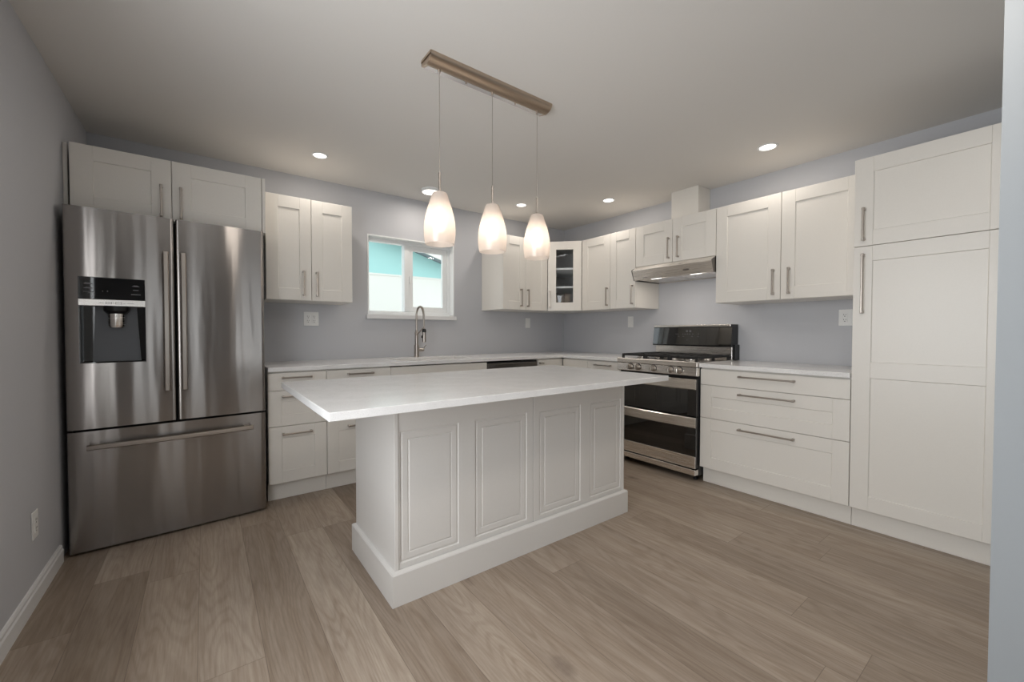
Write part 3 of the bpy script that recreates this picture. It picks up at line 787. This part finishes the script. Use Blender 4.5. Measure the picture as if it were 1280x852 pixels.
    obj('dispenser_spout', MB().lathe([(0.052, 1.3015), (0.050, 1.276), (0.038, 1.262), (0.030, 1.258)], 0.192, 0.012, 24), 'black', ld, smooth=True)
    obj('dispenser_nozzle', MB().lathe([(0.033, 1.262), (0.033, 1.198), (0.028, 1.188), (0.022, 1.188)], 0.192, 0.008, 24), 'steel', ld, smooth=True)
fridge()

# ------------------------------------------------------------------ dishwasher
def dishwasher():
    x0, x1 = -1.5905, -0.9685
    r = thing('dishwasher', 'grey stainless built-in dishwasher under the counter right of the sink', 'dishwasher', (x0, 0, 0))
    W = x1 - x0
    obj('body', MB().box(0.004, W - 0.004, -0.575, -0.02, 0.10, 0.862, 0.002), 'gap', r)
    obj('toe_kick', MB().box(0.004, W - 0.004, -0.565, -0.55, 0.001, 0.0995), 'gap', r)
    door = obj('door', MB().box(0.006, W - 0.006, -0.612, -0.5755, 0.105, 0.868, 0.004), 'dwsteel', r, label='grey stainless door')
    obj('control_strip', MB().box(0.006, W - 0.006, -0.606, -0.5755, 0.8685, 0.880, 0.002), 'gap', r)
    obj('nameplate', MB().box(0.040, 0.098, -0.6128, -0.6115, 0.845, 0.850), 'marks', door)
    mb = MB()
    mb.tube([(0.05, -0.650, 0.79), (W - 0.05, -0.650, 0.79)], 0.009, 12)
    for x in (0.07, W - 0.07): mb.tube([(x, -0.650, 0.79), (x, -0.611, 0.79)], 0.006, 10)
    obj('handle', mb, 'nickel', door, smooth=True)
dishwasher()

# ------------------------------------------------------------------ gas range
def gas_range():
    W = 0.7565
    r = thing('gas_range', 'stainless steel double-oven gas range with black glass doors below the hood', 'stove', (0, -1.3885, 0), RW)
    obj('body', MB().box(0.003, W - 0.003, -0.628, -0.02, 0.045, 0.8945, 0.003), 'black', r)
    for x in (0.05, W - 0.05):
        for y in (-0.58, -0.08):
            obj('foot', MB().lathe([(0.018, 0.0005), (0.018, 0.012), (0.010, 0.014), (0.010, 0.0452)], x, y, 12), 'gap', r)
    # steel cooktop with a thick front lip
    prof = [(-0.095, 0.8955), (-0.674, 0.8965), (-0.676, 0.899), (-0.676, 0.930), (-0.672, 0.936), (-0.640, 0.936), (-0.630, 0.930), (-0.105, 0.930), (-0.095, 0.933)]
    ct = obj('cooktop', MB().prism_x(prof, 0.0, W), 'steel', r, bevel=0.001)
    # burners
    for bx, by, br in ((0.145, -0.49, 0.045), (0.145, -0.23, 0.036), (0.378, -0.36, 0.050), (0.612, -0.49, 0.050), (0.612, -0.23, 0.032)):
        bu = obj('burner', MB().lathe([(br + 0.012, 0.9305), (br + 0.010, 0.938), (br, 0.942), (br, 0.946)], bx, by, 28), 'steel', r, smooth=True)
        obj('burner_cap', MB().lathe([(br - 0.004, 0.9465), (br - 0.002, 0.951), (br - 0.008, 0.955), (0.004, 0.956)], bx, by, 28), 'grate', bu, smooth=True)
    # three grates
    for g0, g1 in ((0.020, 0.258), (0.262, 0.494), (0.498, 0.736)):
        mb = MB(); y0, y1 = -0.622, -0.118; zt = 0.974; t = 0.0075
        def bar(xa, ya, xb, yb, za=0.956, zb=zt):
            mb.box(min(xa, xb) - t, max(xa, xb) + t, min(ya, yb) - t, max(ya, yb) + t, za, zb, 0.002, 1)
        bar(g0 + t, y0, g0 + t, y1); bar(g1 - t, y0, g1 - t, y1); bar(g0 + t, y0, g1 - t, y0); bar(g0 + t, y1, g1 - t, y1)
        ym = (y0 + y1) / 2; xm = (g0 + g1) / 2
        bar(g0 + t, ym, g1 - t, ym)
        bar(xm - 0.045, y0, xm - 0.045, y0 + 0.07); bar(xm + 0.045, y0, xm + 0.045, y0 + 0.07)
        for yc in ((y0 + ym) / 2, (ym + y1) / 2):
            bar(g0 + t, yc, xm - 0.03, yc); bar(xm + 0.03, yc, g1 - t, yc)
            for s in (-1, 1): bar(xm, yc + s * 0.03, xm, yc + s * 0.12)
        for x in (g0 + t, g1 - t):
            for y in (y0, ym, y1): mb.box(x - t - 0.002, x + t + 0.002, y - t - 0.002, y + t + 0.002, 0.9305, 0.966, 0.002, 1)
        obj('grate', mb, 'grate', r)
    # knob panel
    cpn = obj('control_panel', MB().prism_x([(-0.6285, 0.826), (-0.672, 0.826), (-0.676, 0.830), (-0.671, 0.8915), (-0.6285, 0.8915)], 0.0, W), 'steel', r, bevel=0.001)
    obj('panel_print', MB().box(0.640, 0.662, -0.6738, -0.668, 0.872, 0.876), 'marks', cpn)
    for kx in (0.147, 0.226, 0.378, 0.535, 0.613):
        k = obj('knob', MB().lathe_y([(0.026, -0.6725), (0.026, -0.680), (0.0215, -0.683), (0.020, -0.706), (0.017, -0.709)], kx, 0.862), 'nickel', r, smooth=True)
        obj('knob_grip', MB().box(kx - 0.005, kx + 0.005, -0.722, -0.7085, 0.843, 0.881, 0.003), 'chrome', k)
        obj('knob_ring', MB().lathe_y([(0.0305, -0.6705), (0.0305, -0.6745), (0.0262, -0.6745), (0.0262, -0.6720)], kx, 0.862), 'gap', k, smooth=True)
    # oven doors
    def oven(z0, z1, band_lo, bottom):
        d = obj('oven_door', MB().box(0.006, W - 0.006, -0.664, -0.6295, z0, z1, 0.003), 'blackglass', r, label='black glass oven door')
        # broad flat handle bowed out from the door
        zl, zh = band_lo, z1 - 0.004
        prof = []
        for k in range(13):
            t = k / 12; x = 0.006 + (W - 0.012) * t
            y = -0.682 - 0.014 * math.sin(PI * t)
            prof.append([(x, y + 0.006, zl), (x, y, zl + 0.006), (x, y, zh - 0.006), (x, y + 0.006, zh), (x, y + 0.012, zh), (x, y + 0.012, zl)])
        mb = MB().loops(prof)
        for x in (0.006, W - 0.036): mb.box(x, x + 0.030, -0.676, -0.6635, zl + 0.004, zh - 0.004, 0.002)
        obj('handle', mb, 'steel', d, smooth=True, label='broad stainless bar handle')
        if not bottom:
            for x0 in (0.10, 0.16, 0.24, 0.33, 0.42, 0.50, 0.565, 0.62):
                obj('vent_slot', MB().box(x0, x0 + 0.035, -0.6655, -0.6635, z1 - 0.0035, z1 + 0.0004), 'gap', d)
        if bottom:
            obj('door_trim', MB().box(0.006, W - 0.006, -0.672, -0.6645, z0 + 0.001, bottom, 0.002), 'steel', d, label='stainless lower trim')
    oven(0.512, 0.806, 0.722, None)
    oven(0.107, 0.508, 0.424, 0.201)
    obj('bottom_rail', MB().box(0.002, W - 0.002, -0.680, -0.630, 0.055, 0.099, 0.003), 'steel', r)
    # backguard
    obj('backguard', MB().box(0.012, W - 0.008, -0.094, -0.004, 0.9335, 1.040, 0.002), 'steel', r)
    obj('backguard_side', MB().box(W - 0.0075, W + 0.014, -0.080, -0.004, 0.930, 1.06, 0.002), 'black', r)
    head = obj('console', MB().prism_x([(-0.004, 1.0405), (-0.128, 1.0405), (-0.130, 1.050), (-0.108, 1.216), (-0.004, 1.216)], 0.0, W), 'black', r)
    gm = MB().loops([[(0.001, -0.1312, 1.052), (W - 0.001, -0.1312, 1.052), (W - 0.001, -0.1105, 1.210), (0.001, -0.1105, 1.210)],
                     [(0.001, -0.128, 1.052), (W - 0.001, -0.128, 1.052), (W - 0.001, -0.1075, 1.210), (0.001, -0.1075, 1.210)]])
    gm.mi = 1
    def mark(x, z, w, h):
        y = -0.1312 + (z - 1.052) * (0.0207 / 0.158)
        gm.box(x - w / 2, x + w / 2, y - 0.0006, y + 0.0004, z - h / 2, z + h / 2)
    for x in (0.352, 0.384): mark(x, 1.172, 0.017, 0.004); mark(x, 1.182, 0.017, 0.004); mark(x - 0.007, 1.177, 0.003, 0.010); mark(x + 0.007, 1.177, 0.003, 0.010)
    for x, z in ((0.245, 1.150), (0.262, 1.150), (0.312, 1.150), (0.335, 1.150), (0.358, 1.150), (0.381, 1.150), (0.41, 1.150), (0.465, 1.150),
                 (0.272, 1.128), (0.318, 1.128), (0.405, 1.128), (0.462, 1.128), (0.360, 1.095)): mark(x, z, 0.010, 0.004)
    obj('display_glass', gm, ['blackglass', 'marks'], head)
    obj('top_strip', MB().box(0.0, W - 0.014, -0.112, -0.004, 1.2165, 1.234, 0.003), 'steel', head)
    obj('end_cap', MB().box(W - 0.0135, W, -0.112, -0.004, 1.2165, 1.234, 0.002), 'black', head)
gas_range()

# ------------------------------------------------------------------ range hood
def hood():
    W = 0.766
    r = thing('range_hood', 'stainless steel under-cabinet range hood above the gas range', 'range hood', (0, -1.3705, 0), RW)
    zt, zb = 1.7825, 1.655
    prof = [(-0.003, zt), (-0.388, zt), (-0.446, 1.747), (-0.446, 1.741), (-0.412, zb), (-0.398, zb), (-0.398, zb + 0.014), (-0.012, zb + 0.014), (-0.012, zb), (-0.003, zb)]
    obj('canopy', MB().prism_x(prof, 0.001, W - 0.001), 'steel', r, bevel=0.0008)
    for x in (0.0, W - 0.0009):
        obj('side_flange', MB().prism_x([(-0.003, zt - 0.002), (-0.388, zt - 0.002), (-0.450, 1.750), (-0.450, 1.741), (-0.414, zb - 0.002), (-0.003, zb - 0.002)], x - 0.0015 if x else x - 0.003, x + 0.0005), 'dwsteel', r)
    for a, b in ((0.02, 0.375), (0.385, 0.745)):
        obj('filter_panel', MB().box(a, b, -0.350, -0.025, zb + 0.004, zb + 0.0135, 0.002), 'steel', r)
    for x in (0.165, 0.545):
        lp = obj('hood_lamp', MB().box(x, x + 0.095, -0.394, -0.362, zb + 0.001, zb + 0.0135, 0.002), 'hoodled', r, label='lit lamp lens')
    mb = MB()
    n = 20; ring = lambda e, y: [(0.535 + (0.030 + e) * math.cos(2 * PI * i / n), y(0.010 * math.sin(2 * PI * i / n) + 1.696), 1.696 + (0.007 + e) * math.sin(2 * PI * i / n)) for i in range(n)]
    yf = lambda z: -0.412 - (z - zb) * (0.034 / 0.086)
    obj('button_plate', mb.loops([ring(0, lambda z: yf(1.696) + 0.004), ring(0, lambda z: yf(1.696) - 0.004), ring(-0.002, lambda z: yf(1.696) - 0.005)]), 'dwsteel', r)
    obj('nameplate', MB().box(0.105, 0.150, yf(1.672) - 0.0012, yf(1.672) + 0.002, 1.670, 1.674), 'dwsteel', r)
    d = bpy.data.lights.new('hood_light', 'AREA'); d.shape = 'RECTANGLE'; d.size = 0.4; d.size_y = 0.03; d.energy = 1.2; d.color = LAMP_WARM
    o = bpy.data.objects.new('lamp_light', d); COL.objects.link(o); o.parent = r; o.location = (W / 2, -0.37, zb - 0.004)
hood()

# ------------------------------------------------------------------ pendant fixture
def pendant():
    cx, cy = -2.469, -2.003
    r = thing('pendant_light', 'three-light pendant with frosted glass shades on a nickel ceiling bar above the island', 'pendant light', (cx, cy, H))
    L0, L1 = -0.375, 0.372
    near = [(-0.056, -0.0005), (-0.056, -0.006)] + [(-0.056 * math.cos(a), -0.006 - 0.034 * math.sin(a)) for a in [PI / 2 * k / 10 for k in range(1, 10)]] + [(-0.004, -0.0405)]
    prof = near + [(-0.001, -0.0405), (0.052, -0.026), (0.052, -0.0005)]
    obj('canopy', MB().prism_x(prof, L0, L1), 'chandelier', r, smooth=True)
    obj('canopy_plate', MB().prism_x([(0.004, -0.0385), (0.0045, -0.0402), (0.0505, -0.0275), (0.050, -0.0258)], L0 + 0.012, L1 - 0.012), 'chrome', r)
    obj('end_plate', MB().box(L0 - 0.004, L0 - 0.0005, -0.054, 0.050, -0.012, -0.001), 'chandelier', r)
    for x in (-0.155, 0.155):
        obj('screw', MB().lathe([(0.005, -0.040), (0.005, -0.047), (0.003, -0.049)], x, 0.006, 12), 'nickel', r, smooth=True)
    ztop, zbot = 1.836 - H, 1.588 - H
    outer = [(0.026, 1.837), (0.033, 1.834), (0.038, 1.825), (0.0455, 1.800), (0.0585, 1.762), (0.0690, 1.722), (0.0740, 1.692), (0.0760, 1.662), (0.0755, 1.635), (0.0730, 1.610), (0.0695, 1.588)]
    for x in (-0.307, 0.0, 0.307):
        obj('cord_grip', MB().lathe([(0.007, -0.039), (0.007, -0.052), (0.004, -0.056)], x, 0.0, 14), 'nickel', r, smooth=True)
        obj('cord', MB().tube([(x, 0, -0.055), (x, 0, 1.932 - H)], 0.0014, 6), 'nickel', r)
        obj('stem', MB().lathe([(0.003, 1.935 - H), (0.0062, 1.932 - H), (0.0062, 1.8375 - H)], x, 0, 14), 'nickel', r, smooth=True)
        o_ = [(a, z - H) for a, z in outer]
        i_ = [(a - 0.003, z - H) for a, z in reversed(outer)]
        sh = obj('lamp_shade', MB().lathe(o_ + i_, x, 0, 40, False, False), 'shade', r, smooth=True, label='frosted white glass shade, lit from inside')
        obj('bulb', MB().lathe([(0.004, 1.755 - H), (0.013, 1.750 - H), (0.015, 1.735 - H), (0.024, 1.712 - H), (0.029, 1.690 - H), (0.027, 1.670 - H), (0.018, 1.656 - H), (0.004, 1.651 - H)], x, 0, 20), 'bulb', sh, smooth=True)
        obj('socket', MB().lathe([(0.012, 1.8365 - H), (0.016, 1.832 - H), (0.016, 1.770 - H), (0.012, 1.7555 - H)], x, 0, 16), 'nickel', sh, smooth=True)
pendant()

# ------------------------------------------------------------------ ceiling downlights
def downlight(x, y, R, drop, label, name='downlight', group=None, lens='led', power=None):
    r = thing(name, label, 'ceiling light', (x, y, H), 0, group)
    if drop < 0.01:
        obj('trim_ring', MB().lathe([(R, -0.0004), (R, -0.003), (R - 0.004, -0.006), (R * 0.80, -0.0045), (R * 0.76, -0.001)], 0, 0, 40, False, False), 'vinyl', r, smooth=True)
        obj('lens', MB().lathe([(R * 0.765, -0.0005), (R * 0.765, -0.003), (R * 0.72, -0.0042)], 0, 0, 40), lens, r, smooth=True)
    else:
        obj('housing', MB().lathe([(R, -0.0004), (R, -drop + 0.006), (R - 0.004, -drop), (R * 0.90, -drop), (R * 0.895, -drop + 0.003)], 0, 0, 44, False, False), 'vinyl', r, smooth=True)
        obj('lens', MB().lathe([(R * 0.893, -drop + 0.006), (R * 0.893, -drop + 0.001), (R * 0.86, -drop - 0.001)], 0, 0, 44), lens, r, smooth=True)
    d = bpy.data.lights.new('downlight', 'AREA'); d.shape = 'DISK'; d.size = R * 1.5; d.energy = power or DOWNLIGHT_W; d.color = LAMP_WARM
    o = bpy.data.objects.new('lamp_light', d); COL.objects.link(o); o.parent = r; o.location = (0, 0, -drop - 0.008)
    return r
downlight(-2.999, -0.532, 0.056, 0.004, 'recessed ceiling downlight above the counter between refrigerator and sink window')
downlight(-2.028, -0.350, 0.082, 0.024, 'round surface-mounted disc light on the ceiling above the sink window', name='disc_light')
downlight(-1.095, -0.500, 0.058, 0.004, 'recessed ceiling downlight above the back counter, seen between two pendant shades')
downlight(-0.505, -1.135, 0.062, 0.004, 'recessed ceiling downlight nearest the boxed duct cover, left of it')
downlight(-0.527, -2.563, 0.064, 0.004, 'recessed ceiling downlight in front of the wide wall cabinet, rightmost of the downlights')
# two assumed, unseen downlights, added over the floor in front of the island
downlight(-2.95, -3.40, 0.062, 0.004, 'assumed recessed ceiling downlight in front of the island on the refrigerator side', power=ASSUMED_DOWNLIGHT_W)
downlight(-2.05, -3.55, 0.062, 0.004, 'assumed recessed ceiling downlight in front of the island on the pantry side', power=ASSUMED_DOWNLIGHT_W)

# ------------------------------------------------------------------ outlets and switches
def outlet(name, label, loc, rz, kinds):
    """local frame like the cabinets; kinds: 'duplex' or 'rocker' per gang"""
    r = thing(name, label, 'outlet' if name == 'wall_outlet' else 'switch', loc, rz)
    n = len(kinds); W = 0.072 + 0.046 * (n - 1); h = 0.0585
    obj('cover_plate', MB().box(-W / 2, W / 2, -0.006, -0.0004, -h, h, 0.0025), 'plastic', r)
    for i, k in enumerate(kinds):
        x = (i - (n - 1) / 2) * 0.046
        if k == 'duplex':
            q = obj('receptacle', MB().box(x - 0.017, x + 0.017, -0.0082, -0.0055, -0.034, 0.034, 0.0012), 'plastic', r)
            mb = MB()
            for zc in (-0.018, 0.018):
                mb.box(x - 0.0075, x - 0.0050, -0.0087, -0.0078, zc, zc + 0.009); mb.box(x + 0.0050, x + 0.0075, -0.0087, -0.0078, zc + 0.001, zc + 0.008)
                mb.box(x - 0.0028, x + 0.0028, -0.0087, -0.0078, zc - 0.011, zc - 0.006)
            obj('slots', mb, 'socket', q)
        else:
            obj('rocker', MB().prism_x([(-0.0055, -0.033), (-0.0075, -0.033), (-0.0095, 0.0), (-0.0070, 0.033), (-0.0055, 0.033)], x - 0.0165, x + 0.0165), 'plastic', r)
    return r
outlet('wall_outlet', 'white double-gang wall outlet below the wall cabinet beside the refrigerator', (-2.968, 0, 1.276), 0, ['duplex', 'duplex'])
outlet('wall_switch', 'white single wall switch on the back wall under the corner cabinets', (-0.605, 0, 1.275), 0, ['rocker'])
outlet('wall_switch', 'white single wall switch on the right wall, left of the gas range', (0, -1.027, 1.279), RW, ['rocker'])
outlet('wall_outlet', 'white wall outlet beside the tall pantry above the short countertop', (0, -2.905, 1.272), RW, ['duplex', 'rocker'])
outlet('wall_outlet', 'white wall outlet low on the left wall beside the refrigerator', (XL, -1.175, 0.335), PI / 2, ['duplex'])
